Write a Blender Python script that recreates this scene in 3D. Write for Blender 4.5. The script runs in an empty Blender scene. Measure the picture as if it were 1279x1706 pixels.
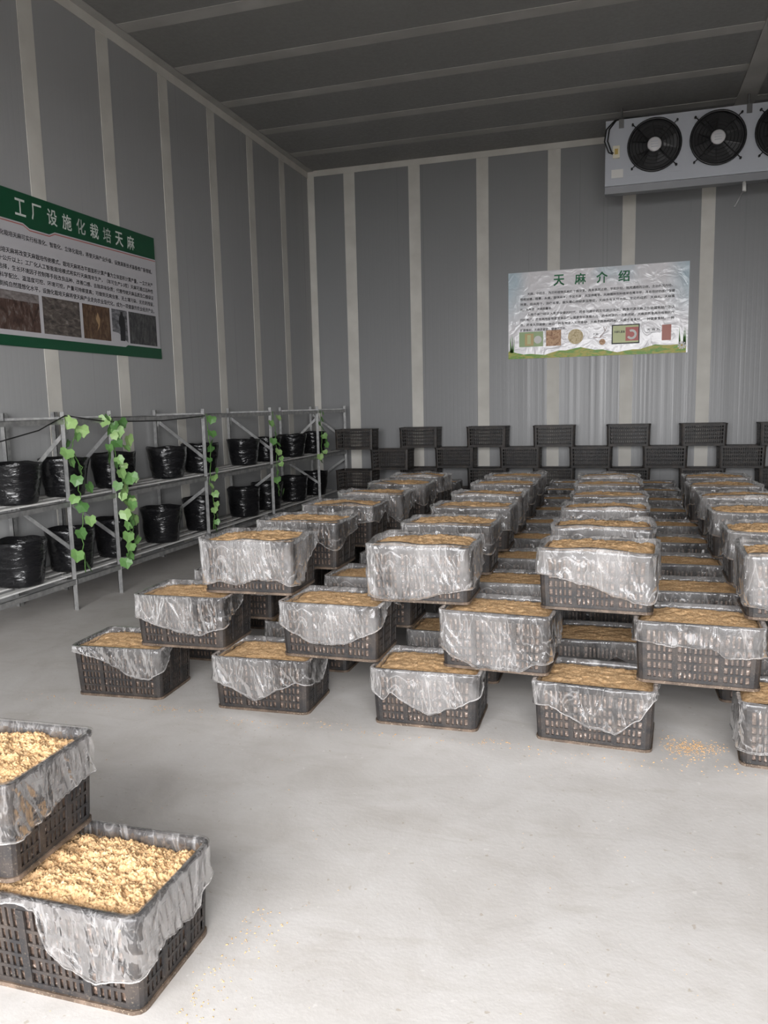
import bpy, math, random
from mathutils import Vector, Matrix, noise
random.seed(7)
S = bpy.context.scene
C = S.collection
R = math.radians

# ------------------------------------------------------------------ camera
EYE = 1.52
YAW, PITCH, ROLL, FPX = 0.29536903, 0.13523601, -0.0233447, 1303.28
cy, sy, cp, sp = math.cos(YAW), math.sin(YAW), math.cos(PITCH), math.sin(PITCH)
fwd = Vector((-sy*cp, cy*cp, -sp)); rgt = Vector((cy, sy, 0)); upv = rgt.cross(fwd)
r2 = rgt*math.cos(ROLL) + upv*math.sin(ROLL); u2 = upv*math.cos(ROLL) - rgt*math.sin(ROLL)
cam = bpy.data.cameras.new('camera'); cam_o = bpy.data.objects.new('camera', cam); C.objects.link(cam_o)
M4 = Matrix((r2, u2, -fwd)).transposed().to_4x4(); M4.translation = (0, 0, EYE)
cam_o.matrix_world = M4
cam.sensor_fit = 'AUTO'; cam.sensor_width = 36.0; cam.lens = FPX*36.0/1706.0; cam.clip_start = 0.05
S.camera = cam_o

# ------------------------------------------------------------------ room size
XL, XR, YB, YF, ZC = -4.627, 6.6, 11.61, -1.6, 5.057
DX0, DX1, DZ = -3.0, 2.8, 3.4            # loading door in the wall behind the camera

# ------------------------------------------------------------------ daylight
S.view_settings.view_transform = 'Standard'; S.view_settings.look = 'None'
S.view_settings.exposure = 0.0; S.view_settings.gamma = 1.0; S.view_settings.use_curve_mapping = False
W = bpy.data.worlds.new('overcast_sky'); S.world = W; W.use_nodes = True
bg = W.node_tree.nodes['Background']; bg.inputs[0].default_value = (0.985, 0.985, 1.0, 1); bg.inputs[1].default_value = 19.0
pl = bpy.data.lights.new('door_daylight_portal', 'AREA'); pl.shape = 'RECTANGLE'; pl.size = DX1-DX0; pl.size_y = DZ
pl.cycles.is_portal = True
po = bpy.data.objects.new('door_daylight_portal', pl); C.objects.link(po)
po.location = ((DX0+DX1)/2, YF-0.05, DZ/2); po.rotation_euler = (R(90), 0, 0)

# ------------------------------------------------------------------ materials
def mat(name, col=(.5, .5, .5), rough=.6, metal=0.0, spec=.5):
    m = bpy.data.materials.new(name); m.use_nodes = True
    b = m.node_tree.nodes['Principled BSDF']
    b.inputs['Base Color'].default_value = (*col, 1); b.inputs['Roughness'].default_value = rough
    b.inputs['Metallic'].default_value = metal; b.inputs['Specular IOR Level'].default_value = spec
    return m, m.node_tree, b
def nd(t, typ, **kw):
    n = t.nodes.new(typ)
    for k, v in kw.items():
        if k.startswith('_'): setattr(n, k[1:], v)
        else: n.inputs[k.replace('__', ' ')].default_value = v
    return n
def coords(t, scale=(1, 1, 1), kind='Object', rot=(0, 0, 0)):
    tc = nd(t, 'ShaderNodeTexCoord'); mp = nd(t, 'ShaderNodeMapping'); mp.inputs['Scale'].default_value = scale
    mp.inputs['Rotation'].default_value = rot
    t.links.new(tc.outputs[kind], mp.inputs[0]); return mp.outputs[0]
def world_coords(t, scale=(1, 1, 1)):
    g = nd(t, 'ShaderNodeNewGeometry'); mp = nd(t, 'ShaderNodeMapping'); mp.inputs['Scale'].default_value = scale
    t.links.new(g.outputs['Position'], mp.inputs[0]); return mp.outputs[0]
def ntex(t, vec, scale=5, detail=4, rough=.55, dist=0):
    n = nd(t, 'ShaderNodeTexNoise', Scale=scale, Detail=detail, Roughness=rough, Distortion=dist)
    t.links.new(vec, n.inputs['Vector']); return n.outputs[0]
def ramp(t, fac, stops, interp='LINEAR'):
    r = nd(t, 'ShaderNodeValToRGB'); e = r.color_ramp.elements; r.color_ramp.interpolation = interp
    while len(e) < len(stops): e.new(.5)
    for el, (p, c) in zip(e, stops): el.position = p; el.color = (*c, 1) if len(c) == 3 else c
    t.links.new(fac, r.inputs[0]); return r.outputs[0]
def mixc(t, fac, a, b, mode='MIX'):
    m = nd(t, 'ShaderNodeMix', _data_type='RGBA', _blend_type=mode)
    for sock, v in ((m.inputs[0], fac), (m.inputs[6], a), (m.inputs[7], b)):
        if isinstance(v, (int, float)): sock.default_value = v
        elif isinstance(v, tuple): sock.default_value = (*v, 1)
        else: t.links.new(v, sock)
    return m.outputs[2]
def bump(t, h, b, strength=.3, dist=.01):
    n = nd(t, 'ShaderNodeBump', Strength=strength, Distance=dist); t.links.new(h, n.inputs['Height'])
    if b is not None: t.links.new(n.outputs[0], b.inputs['Normal'])
    return n.outputs[0]
def math_n(t, op, a, b=None, clamp=False):
    m = nd(t, 'ShaderNodeMath', _operation=op, _use_clamp=clamp)
    for i, v in enumerate((a, b)):
        if v is None: continue
        if isinstance(v, (int, float)): m.inputs[i].default_value = v
        else: t.links.new(v, m.inputs[i])
    return m.outputs[0]

def panel_mat(name, axis, col, rough):
    m, t, b = mat(name, col, rough, 0.0, .38)
    sc = {'x': (1, 0, 0), 'y': (0, 1, 0)}[axis]
    v = world_coords(t, sc)
    w = nd(t, 'ShaderNodeTexWave', Scale=5.2, Distortion=0.0); w.bands_direction = axis.upper(); t.links.new(v, w.inputs[0])
    st = ntex(t, world_coords(t, (9, 9, .03)), 3, 3)
    blot = ntex(t, world_coords(t, (1, 1, 1)), 1.1, 3)
    c1 = mixc(t, math_n(t, 'MULTIPLY', st, .10), col, tuple(x*.86 for x in col))
    c2 = mixc(t, math_n(t, 'MULTIPLY', blot, .18), c1, tuple(x*.88 for x in col))
    t.links.new(c2, b.inputs['Base Color'])
    hh = math_n(t, 'ADD', math_n(t, 'MULTIPLY', ramp(t, w.outputs[1], [(.0, (0, 0, 0)), (.22, (1, 1, 1))]), .5), math_n(t, 'MULTIPLY', st, .12))
    bump(t, hh, b, .13, .004)
    t.links.new(ramp(t, st, [(.3, (rough*.8,)*3), (.7, (min(1, rough*1.3),)*3)]), b.inputs['Roughness'])
    return m
M = {}
M['panel_back'] = panel_mat('panel_back', 'x', (.245, .247, .25), .33)  # same sheet as the left wall; weaker light here put into a darker colour
M['panel_left'] = panel_mat('panel_left', 'y', (.345, .347, .347), .34)  # lighter copy of the wall sheet, its stronger daylight put into the colour
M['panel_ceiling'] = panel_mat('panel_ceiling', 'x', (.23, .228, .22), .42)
m, t, b = mat('joint_tape', (.56, .54, .50), .7); M['tape'] = m
n1 = ntex(t, world_coords(t), 3.0, 3); t.links.new(ramp(t, n1, [(.3, (.54, .52, .475)), (.7, (.64, .62, .57))]), b.inputs['Base Color'])
m, t, b = mat('joint_tape_shaded', (.38, .37, .35), .7); M['tape_shaded'] = m  # wall joint tape again, the ceiling's dimness painted into a darker colour
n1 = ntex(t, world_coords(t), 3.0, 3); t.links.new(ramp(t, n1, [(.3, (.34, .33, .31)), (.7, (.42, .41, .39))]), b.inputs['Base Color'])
# concrete floor
m, t, b = mat('concrete_floor', (.6, .59, .57), .55, 0, .35); M['floor'] = m
v = world_coords(t)
big = ntex(t, v, .55, 4, .6, .4); med = ntex(t, v, 3.2, 6, .65, .6); fin = ntex(t, v, 55, 4, .6); sw = ntex(t, world_coords(t, (1, 3.2, 1)), 1.6, 6, .7, 1.2)
c = ramp(t, med, [(.3, (0.380, 0.356, 0.332)), (.5, (0.438, 0.416, 0.394)), (.72, (0.482, 0.464, 0.445))])
c = mixc(t, math_n(t, 'MULTIPLY', ramp(t, big, [(.35, (0, 0, 0)), (.65, (1, 1, 1))]), .35), c, (0.489, 0.471, 0.453))
c = mixc(t, math_n(t, 'MULTIPLY', ramp(t, sw, [(.52, (0, 0, 0)), (.72, (1, 1, 1))]), .45), c, (0.336, 0.303, 0.270))
sp1 = ramp(t, ntex(t, v, 38, 2, .5), [(.69, (0, 0, 0)), (.73, (1, 1, 1))])
c = mixc(t, math_n(t, 'MULTIPLY', sp1, .5), c, (0.277, 0.226, 0.161))
sp2 = ramp(t, ntex(t, v, 27, 2, .5), [(.71, (0, 0, 0)), (.74, (1, 1, 1))])
c = mixc(t, math_n(t, 'MULTIPLY', sp2, .5), c, (0.569, 0.555, 0.526))
t.links.new(c, b.inputs['Base Color'])
bump(t, math_n(t, 'ADD', math_n(t, 'MULTIPLY', fin, .4), med), b, .25, .006)
# crate plastics
def crate_mat(name, col, dust):
    m, t, b = mat(name, col, .5, 0, .4)
    v = world_coords(t)
    d = ramp(t, ntex(t, v, 160, 3, .6), [(.60, (0, 0, 0)), (.68, (1, 1, 1))])
    d2 = ramp(t, ntex(t, v, 14, 4, .6), [(.42, (0, 0, 0)), (.75, (1, 1, 1))])
    c = mixc(t, math_n(t, 'MULTIPLY', d2, dust), col, (.16, .115, .085))
    c = mixc(t, math_n(t, 'MULTIPLY', d, dust*.8), c, (.36, .29, .21))
    t.links.new(c, b.inputs['Base Color']); bump(t, ntex(t, v, 60, 3), b, .1, .003)
    return m
M['crate'] = crate_mat('crate_black_plastic', (.016, .015, .0155), .22)
M['crate_rim'] = crate_mat('crate_rim_plastic', (.020, .019, .0205), .15)
M['crate_foot'] = crate_mat('crate_foot_dusty_plastic', (.06, .042, .03), .95)
M['crate_back'] = crate_mat('crate_back_plastic', (.012, .0105, .010), .25)
# sawdust
m, t, b = mat('sawdust', (.5, .33, .16), .95, 0, .1); M['saw'] = m
v = coords(t); a1 = ntex(t, v, 95, 4, .7); a2 = ntex(t, v, 11, 4, .6)
c = ramp(t, a1, [(.28, (.24, .12, .045)), (.45, (.53, .325, .16)), (.60, (.66, .445, .25)), (.8, (.78, .61, .40))])
c = mixc(t, math_n(t, 'MULTIPLY', ramp(t, a2, [(.4, (0, 0, 0)), (.7, (1, 1, 1))]), .35), c, (.60, .41, .235))
t.links.new(c, b.inputs['Base Color']); bump(t, a1, b, .9, .006)
# the sides of the block of substrate, seen through the slots
m, t, b = mat('substrate_block', (.2, .15, .1), .5, 0, .5); M['block'] = m
v = coords(t); a1 = ntex(t, v, 55, 5, .7); a2 = ntex(t, v, 9, 3, .6)
c = ramp(t, a1, [(.42, (.022, .017, .015)), (.52, (.075, .05, .04)), (.60, (.24, .17, .13)), (.68, (.72, .68, .64))])
c = mixc(t, math_n(t, 'MULTIPLY', ramp(t, a2, [(.4, (0, 0, 0)), (.65, (1, 1, 1))]), .65), c, (.10, .065, .045))
t.links.new(c, b.inputs['Base Color']); bump(t, a1, b, .6, .006)
# clear film
def film_mat(name, milk, seed, rot, gloss=.85, cre=.24):
    m = bpy.data.materials.new(name); m.use_nodes = True; t = m.node_tree; t.nodes.clear()
    out = nd(t, 'ShaderNodeOutputMaterial')
    v = coords(t, (1, 1, .40), 'Object', rot)
    off = nd(t, 'ShaderNodeVectorMath', _operation='ADD'); t.links.new(v, off.inputs[0]); off.inputs[1].default_value = (seed, seed*2.3, seed*.7)
    n1 = nd(t, 'ShaderNodeTexNoise', Scale=9, Detail=2.0, Roughness=.5, Distortion=1.2); t.links.new(off.outputs[0], n1.inputs['Vector'])
    n2 = nd(t, 'ShaderNodeTexNoise', Scale=5, Detail=2, Roughness=.5, Distortion=.6); t.links.new(off.outputs[0], n2.inputs['Vector'])
    n3 = nd(t, 'ShaderNodeTexNoise', Scale=24, Detail=2, Roughness=.5, Distortion=1.6); t.links.new(off.outputs[0], n3.inputs['Vector'])
    ridge = math_n(t, 'ABSOLUTE', math_n(t, 'SUBTRACT', n1.outputs[0], .5)); ridge3 = math_n(t, 'ABSOLUTE', math_n(t, 'SUBTRACT', n3.outputs[0], .5))
    crease = math_n(t, 'MAXIMUM', ramp(t, ridge, [(0, (1, 1, 1)), (.008, (.45, .45, .45)), (.030, (0, 0, 0))]), math_n(t, 'MULTIPLY', ramp(t, ridge3, [(0, (1, 1, 1)), (.012, (.3, .3, .3)), (.03, (0, 0, 0))]), .55))
    hgt = math_n(t, 'ADD', math_n(t, 'ADD', math_n(t, 'MULTIPLY', ridge, 2.0), math_n(t, 'MULTIPLY', ridge3, .45)), n2.outputs[0])
    bn = bump(t, hgt, None, .75, .014)
    gl = nd(t, 'ShaderNodeBsdfGlossy', Roughness=.17); gl.inputs[0].default_value = (.97, .97, .98, 1); t.links.new(bn, gl.inputs['Normal'])
    df = nd(t, 'ShaderNodeBsdfDiffuse'); df.inputs[0].default_value = (.80, .775, .76, 1); t.links.new(bn, df.inputs['Normal'])
    tl = nd(t, 'ShaderNodeBsdfTranslucent'); tl.inputs[0].default_value = (.78, .76, .74, 1)
    dd = nd(t, 'ShaderNodeMixShader'); dd.inputs[0].default_value = .3; t.links.new(df.outputs[0], dd.inputs[1]); t.links.new(tl.outputs[0], dd.inputs[2])
    tr = nd(t, 'ShaderNodeBsdfTransparent'); tr.inputs[0].default_value = (.97, .965, .955, 1)
    fr = nd(t, 'ShaderNodeFresnel', IOR=1.5); t.links.new(bn, fr.inputs['Normal'])
    gf = math_n(t, 'MULTIPLY', fr.outputs[0], gloss, True)
    a = nd(t, 'ShaderNodeMixShader'); t.links.new(gf, a.inputs[0]); t.links.new(tr.outputs[0], a.inputs[1]); t.links.new(gl.outputs[0], a.inputs[2])
    mf = math_n(t, 'ADD', math_n(t, 'MULTIPLY', crease, cre), math_n(t, 'ADD', math_n(t, 'MULTIPLY', ramp(t, n2.outputs[0], [(.42, (0, 0, 0)), (.7, (1, 1, 1))]), milk), .02), True)
    z = nd(t, 'ShaderNodeMixShader'); t.links.new(mf, z.inputs[0]); t.links.new(a.outputs[0], z.inputs[1]); t.links.new(dd.outputs[0], z.inputs[2])
    t.links.new(z.outputs[0], out.inputs[0])
    return m
FILM = [film_mat('clear_film_%d' % i, mk, i*3.7, rt) for i, (mk, rt) in enumerate([(.10, (0, 0, 0)), (.16, (0, .6, 0)), (.24, (0, -.7, 0)), (.12, (.5, .3, 0))])]
FILM += [film_mat('clear_film_near_0', .07, 5.1, (0, .5, 0), .38, .20), film_mat('clear_film_near_1', .08, 8.3, (.2, .8, 0), .38, .20)]
HEMM = film_mat('film_rolled_hem', .30, 1.3, (0, 0, 0))
# metals and others
m, t, b = mat('galvanised_steel', (.42, .42, .42), .45, .75); M['steel'] = m
t.links.new(ramp(t, ntex(t, world_coords(t), 22, 3), [(.35, (.34, .34, .34)), (.7, (.52, .52, .51))]), b.inputs['Base Color'])
m, t, b = mat('shelf_board', (.50, .50, .48), .6); M['board'] = m
t.links.new(ramp(t, ntex(t, world_coords(t), 12, 4), [(.35, (.58, .57, .55)), (.7, (.70, .69, .67))]), b.inputs['Base Color'])
m, t, b = mat('pot_black_plastic', (.007, .007, .008), .22, 0, .5); M['pot'] = m
bump(t, ntex(t, coords(t, (1, 1, 2.2)), 13, 3, .5, .5), b, .55, .02)
M['soil'] = mat('dark_soil', (.035, .026, .018), .95)[0]
m, t, b = mat('ivy_leaf', (.10, .30, .04), .45); M['leaf'] = m
oi = nd(t, 'ShaderNodeObjectInfo'); t.links.new(ramp(t, oi.outputs['Random'], [(0, (.055, .14, .035)), (.5, (.13, .27, .08)), (1, (.27, .40, .15))]), b.inputs['Base Color'])
b.inputs['Subsurface Weight'].default_value = 0.0
M['stem'] = mat('ivy_stem', (.07, .17, .03), .6)[0]
M['cooler'] = mat('cooler_painted_sheet', (.47, .49, .53), .38)[0]
M['tray'] = mat('aluminium_tray', (.15, .155, .165), .4, .2)[0]
M['black'] = mat('fan_black', (.012, .012, .013), .35)[0]
M['hub'] = mat('fan_hub_label', (.62, .61, .62), .45)[0]
M['cable'] = mat('cable_rubber', (.015, .015, .015), .5)[0]
M['white'] = mat('white_plastic', (.72, .71, .68), .5)[0]
M['yellow'] = mat('yellow_sticker', (.50, .36, .10), .5)[0]
M['cream'] = mat('cream_box', (.70, .66, .52), .5)[0]
M['bracket'] = mat('bracket_steel', (.18, .18, .18), .45, .6)[0]
M['outside'] = mat('yard_concrete', (.16, .155, .15), .9)[0]
M['crumb'] = mat('crumb', (.46, .28, .13), .95)[0]

# ------------------------------------------------------------------ mesh helpers
class MB:
    def __init__(s): s.v = []; s.f = []; s.mi = []
    def quad(s, a, b, c, d, mi=0):
        n = len(s.v); s.v += [a, b, c, d]; s.f.append((n, n+1, n+2, n+3)); s.mi.append(mi)
    def hexa(s, p, mi=0):           # 8 corners: 0-3 outer loop, 4-7 inner loop
        n = len(s.v); s.v += [tuple(x) for x in p]
        for f in ((0, 1, 2, 3), (7, 6, 5, 4), (0, 4, 5, 1), (1, 5, 6, 2), (2, 6, 7, 3), (3, 7, 4, 0)):
            s.f.append(tuple(n+i for i in f)); s.mi.append(mi)
    def box(s, x0, x1, y0, y1, z0, z1, mi=0):
        s.hexa([(x0, y0, z0), (x1, y0, z0), (x1, y0, z1), (x0, y0, z1), (x0, y1, z0), (x1, y1, z0), (x1, y1, z1), (x0, y1, z1)], mi)
    def bar(s, a, b, w, h, up=(0, 0, 1), mi=0):
        a = Vector(a); b = Vector(b); d = (b-a).normalized(); u = Vector(up)
        if abs(d.dot(u)) > .98: u = Vector((0, 1, 0))
        x = d.cross(u).normalized()*w/2; y = x.cross(d).normalized()*h/2
        s.hexa([a-x-y, a+x-y, a+x+y, a-x+y, b-x-y, b+x-y, b+x+y, b-x+y], mi)
    def tube(s, pts, r, n=8, mi=0, cap=True):
        pts = [Vector(p) for p in pts]; rs = r if isinstance(r, (list, tuple)) else [r]*len(pts); base = len(s.v); last = None
        for i, p in enumerate(pts):
            d = (pts[min(i+1, len(pts)-1)]-pts[max(i-1, 0)]).normalized()
            u = last if last is not None else (Vector((0, 0, 1)) if abs(d.z) < .9 else Vector((1, 0, 0)))
            x = (u-d*u.dot(d)).normalized(); last = x; y = d.cross(x)
            for k in range(n):
                a = 2*math.pi*k/n; s.v.append(tuple(p+(x*math.cos(a)+y*math.sin(a))*rs[i]))
        for i in range(len(pts)-1):
            for k in range(n):
                a = base+i*n+k; bq = base+i*n+(k+1) % n; s.f.append((a, bq, bq+n, a+n)); s.mi.append(mi)
        if cap:
            s.f.append(tuple(base+k for k in range(n))[::-1]); s.mi.append(mi)
            s.f.append(tuple(base+(len(pts)-1)*n+k for k in range(n))); s.mi.append(mi)
    def mesh(s, name, mats, smooth=False):
        me = bpy.data.meshes.new(name); me.from_pydata([tuple(v) for v in s.v], [], s.f)
        for m_ in (mats if isinstance(mats, (list, tuple)) else [mats]): me.materials.append(m_)
        me.polygons.foreach_set('material_index', s.mi)
        if smooth: me.polygons.foreach_set('use_smooth', [True]*len(s.f))
        me.update(); return me
def link(name, me, parent=None, loc=None, rot=None):
    o = bpy.data.objects.new(name, me); C.objects.link(o)
    if parent is not None: o.parent = parent
    if loc is not None: o.location = loc
    if rot is not None: o.rotation_euler = rot
    return o
def tag(o, label=None, cat=None, group=None, kind=None):
    if label: o['label'] = label
    if cat: o['category'] = cat
    if group: o['group'] = group
    if kind: o['kind'] = kind
    return o
def thing(name, label, cat, loc=(0, 0, 0), rz=0, group=None):
    o = link(name, None, None, loc, (0, 0, rz)); o.empty_display_size = .1
    return tag(o, label, cat, group)
def struct(name, me=None): return tag(link(name, me), kind='structure')
def boxmesh(name, m_, *a):
    b_ = MB(); b_.box(*a); return b_.mesh(name, m_)
ORD = ['first', 'second', 'third', 'fourth', 'fifth', 'sixth', 'seventh', 'eighth', 'ninth', 'tenth', 'eleventh', 'twelfth']

# ------------------------------------------------------------------ room shell
struct('floor', boxmesh('floor', M['floor'], XL, XR, YF-.3, YB, -.12, 0))
tag(struct('yard_ground', boxmesh('yard_ground', M['outside'], -25, 25, -30, YF-.3, -.15, -.02)), 'pale concrete yard outside the loading door', 'ground')
TW = .172
def panelled(name, mat_panel, frame, edges, lo, hi, z0, z1, thick=.1, tape='tape'):
    """frame(u, w, d) -> world: u along the wall, w across, d out of the wall into the room"""
    root = struct(name)
    cuts = [lo]+[e+TW/2 for e in edges if lo+.05 < e+TW/2 < hi-.05]+[hi]
    def hexm(u0, u1, w0, w1, d0, d1, m_, nm):
        b_ = MB(); b_.hexa([frame(u0, w0, d1), frame(u1, w0, d1), frame(u1, w1, d1), frame(u0, w1, d1), frame(u0, w0, d0), frame(u1, w0, d0), frame(u1, w1, d0), frame(u0, w1, d0)])
        return link(nm, b_.mesh(nm, m_), root)
    for a_, b__ in zip(cuts[:-1], cuts[1:]): hexm(a_+.002, b__-.002, z0, z1, -thick, 0, mat_panel, 'panel')
    for e in edges:
        if e+TW > lo and e < hi: hexm(max(lo, e), min(hi, e+TW), z0, z1, .0005, .005, M[tape], 'joint_strip')
    return root, hexm
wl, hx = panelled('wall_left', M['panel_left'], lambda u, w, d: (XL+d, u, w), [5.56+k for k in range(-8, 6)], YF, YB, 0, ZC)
hx(YF, YB, ZC-.10, ZC, .005, .012, M['tape'], 'ceiling_cove')
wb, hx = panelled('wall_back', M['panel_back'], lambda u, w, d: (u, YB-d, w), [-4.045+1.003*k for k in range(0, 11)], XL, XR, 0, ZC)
hx(XL, XR, ZC-.085, ZC, .005, .012, M['tape'], 'ceiling_cove'); hx(XL, XL+.11, 0, ZC, .005, .010, M['tape'], 'corner_cove')
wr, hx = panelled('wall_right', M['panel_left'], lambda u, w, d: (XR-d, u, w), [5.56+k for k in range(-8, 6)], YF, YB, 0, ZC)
ce, hx = panelled('ceiling', M['panel_ceiling'], lambda u, w, d: (w, u, ZC-d), [6.874-.145+.995*k for k in range(-9, 5)], YF, YB, XL, XR, .1, 'tape_shaded')
hx(YF, YB, XL, XL+.108, .005, .012, M['tape_shaded'], 'ceiling_cove'); hx(YF, YB, 1.25, 1.47, .005, .014, M['tape_shaded'], 'cross_strip')
wf = struct('wall_front')
for nm, a in (('panel', (XL, DX0, YF-.1, YF, 0, ZC)), ('panel', (DX1, XR, YF-.1, YF, 0, ZC)), ('panel', (DX0, DX1, YF-.1, YF, DZ, ZC))):
    link(nm, boxmesh(nm, M['panel_back'], *a), wf)
df_ = struct('door_1')
for a in ((DX0-.08, DX0, YF-.12, YF+.03, 0, DZ+.08), (DX1, DX1+.08, YF-.12, YF+.03, 0, DZ+.08), (DX0, DX1, YF-.12, YF+.03, DZ, DZ+.08)):
    link('door_frame', boxmesh('door_frame', M['steel'], *a), df_)

# ------------------------------------------------------------------ crates
def perim(hx_, hy_, r, s):
    """point and outward normal on a rounded rectangle, s in 0..4: side 0 front (-y), 1 right, 2 back, 3 left; s=0 is the middle of the front-left corner arc"""
    k = int(s) % 4; f = s-int(s)
    L = [2*(hx_-r), 2*(hy_-r)][k % 2]; arc = math.pi*r/2; tot = L+arc; d = f*tot
    dirs = [Vector((1, 0)), Vector((0, 1)), Vector((-1, 0)), Vector((0, -1))]; nrm = [Vector((0, -1)), Vector((1, 0)), Vector((0, 1)), Vector((-1, 0))]
    cs = [Vector((-hx_+r, -hy_+r)), Vector((hx_-r, -hy_+r)), Vector((hx_-r, hy_-r)), Vector((-hx_+r, hy_-r))]
    if d < arc/2:
        a = d/arc*(math.pi/2)+math.pi/4; pr = nrm[(k-1) % 4]; nn = pr*math.cos(a)+nrm[k]*math.sin(a); return cs[k]+nn*r, nn
    if d < arc/2+L: return cs[k]+nrm[k]*r+dirs[k]*(d-arc/2), nrm[k]
    a = (d-arc/2-L)/arc*(math.pi/2); nx = nrm[(k+1) % 4]; nn = nrm[k]*math.cos(a)+nx*math.sin(a); return cs[(k+1) % 4]+nn*r, nn
class Crate:
    def __init__(s, bx, by, tx, ty, H, r=.028): s.bx, s.by, s.tx, s.ty, s.H, s.r = bx, by, tx, ty, H, r
    def P(s, u, t, off=0.0):
        p_, n_ = perim(s.bx+(s.tx-s.bx)*t, s.by+(s.ty-s.by)*t, s.r, u); q = p_+n_*off
        return (q.x, q.y, t*s.H)
    def patch(s, mb, u0, u1, t0, t1, o0, o1, n=1, mi=0):
        for i in range(n):
            a = u0+(u1-u0)*i/n; c_ = u0+(u1-u0)*(i+1)/n
            mb.hexa([s.P(a, t0, o1), s.P(c_, t0, o1), s.P(c_, t1, o1), s.P(a, t1, o1), s.P(a, t0, o0), s.P(c_, t0, o0), s.P(c_, t1, o0), s.P(a, t1, o0)], mi)
    def band(s, mb, t0, t1, o0, o1, mi=0):
        for k in range(4):
            s.patch(mb, k-.07, k+.07, t0, t1, o0, o1, 4, mi); s.patch(mb, k+.07, k+.93, t0, t1, o0, o1, 1, mi)
def make_basket(cr, sections, rows, mats, name, bf=.25):
    mb = MB(); th = -.004
    for t0, t1 in rows: cr.band(mb, t0, t1, th, 0)
    top = rows[-1][0]; bot = rows[0][1]
    for k in range(4):
        cr.patch(mb, k-.075, k+.075, bot, top, th, .001, 4)                  # corner posts
        secs = sections[k % 2]; a0, a1 = .075, .925; tot = sum(secs)+(len(secs)-1)*1.15
        pos = a0; unit = (a1-a0)/tot
        for i, nslot in enumerate(secs):
            for j in range(1, nslot): cr.patch(mb, k+pos+j*unit-unit*bf, k+pos+j*unit+unit*bf, bot, top, th, -.0008)
            pos += nslot*unit
            if i < len(secs)-1: cr.patch(mb, k+pos, k+pos+unit*1.15, bot, top, th, .0025); pos += unit*1.15
    mb.box(-cr.bx+.01, cr.bx-.01, -cr.by+.01, cr.by-.01, .004, .009)
    body = mb.mesh(name, mats[0])
    rm = MB(); cr.band(rm, .955, 1.0, -.006, .007); cr.band(rm, .90, .955, -.004, .0015)
    ft = MB(); cr.band(ft, 0, .045, -.006, .006)
    return body, rm.mesh(name+'_rim', mats[1]), ft.mesh(name+'_foot', mats[2])
PITCHZ = .2825; H = .279
CA = Crate(.245, .170, .2575, .184, H)
basketA = make_basket(CA, [(5, 8, 5), (4, 5, 4)], [(.045, .10), (.205, .24), (.345, .38), (.485, .52), (.625, .66), (.86, .905)], (M['crate'], M['crate_rim'], M['crate_foot']), 'crate')
CB = Crate(.279, .172, .285, .178, .295, .02)
basketB = make_basket(CB, [(18,), (12,)], [(.045, .11), (.26, .30), (.43, .47), (.60, .64), (.77, .81), (.90, .93)], (M['crate_back'], M['crate_back'], M['crate_back']), 'back_crate', .17)

def make_sawdust(seed, nx, ny, level, heap, amp, chunk=0.0, fq=90):
    mb = MB(); hx_, hy_ = CA.tx-.012, CA.ty-.012; r = .026
    so = Vector((seed*7.13, seed*3.7, 0))
    def top(x, y):
        e = min(1, min(hx_-abs(x), hy_-abs(y))/.05); e = 1-(1-max(0, e))**2
        z = level+heap*e*(1-.5*(x/hx_)**2)
        p_ = Vector((x, y, 0))+so
        z += amp*.9*noise.noise(p_*9)+amp*.8*noise.noise(p_*24)+amp*.5*noise.noise(p_*60)
        if chunk:
            d = noise.voronoi(p_*fq)[0]; z += chunk*(.5-d[0])*1.1+chunk*.7*noise.noise(p_*fq*1.7)
            d = noise.voronoi(p_*fq*2.2+Vector((3, 1, 0)))[0]; z += chunk*.45*(.5-d[0])
        return z
    idx = {}
    for j in range(ny+1):
        for i in range(nx+1):
            x = -hx_+2*hx_*i/nx; y = -hy_+2*hy_*j/ny
            # round the corners
            dx = abs(x)-(hx_-r); dy = abs(y)-(hy_-r); X, Y = x, y
            if dx > 0 and dy > 0:
                l = math.hypot(dx, dy)
                if l > r: q = r/l; X = math.copysign(hx_-r+dx*q, x); Y = math.copysign(hy_-r+dy*q, y)
            idx[i, j] = len(mb.v); mb.v.append((X, Y, top(X, Y)))
    for j in range(ny):
        for i in range(nx):
            mb.f.append((idx[i, j], idx[i+1, j], idx[i+1, j+1], idx[i, j+1])); mb.mi.append(0)
    ring = [idx[i, 0] for i in range(nx)]+[idx[nx, j] for j in range(ny)]+[idx[i, ny] for i in range(nx, 0, -1)]+[idx[0, j] for j in range(ny, 0, -1)]
    low = []
    sx, sy_ = (CA.bx-.010)/hx_, (CA.by-.010)/hy_
    for k in ring: v_ = mb.v[k]; low.append(len(mb.v)); mb.v.append((v_[0]*sx, v_[1]*sy_, .012))
    for a in range(len(ring)):
        b_ = (a+1) % len(ring); mb.f.append((ring[a], low[a], low[b_], ring[b_])); mb.mi.append(1)
    return mb.mesh('sawdust', [M['saw'], M['block']], True)
SAW_LOW = [make_sawdust(i+1, 58, 42, .247, .018, .007, .005) for i in range(5)]
SAW_HIGH = [make_sawdust(i+11, 58, 42, .256, .028, .010, .007) for i in range(4)]
SAW_FG = [make_sawdust(21, 210, 150, .238, .026, .017, .0080, 135), make_sawdust(22, 210, 150, .242, .024, .015, .0080, 135)]

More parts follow.
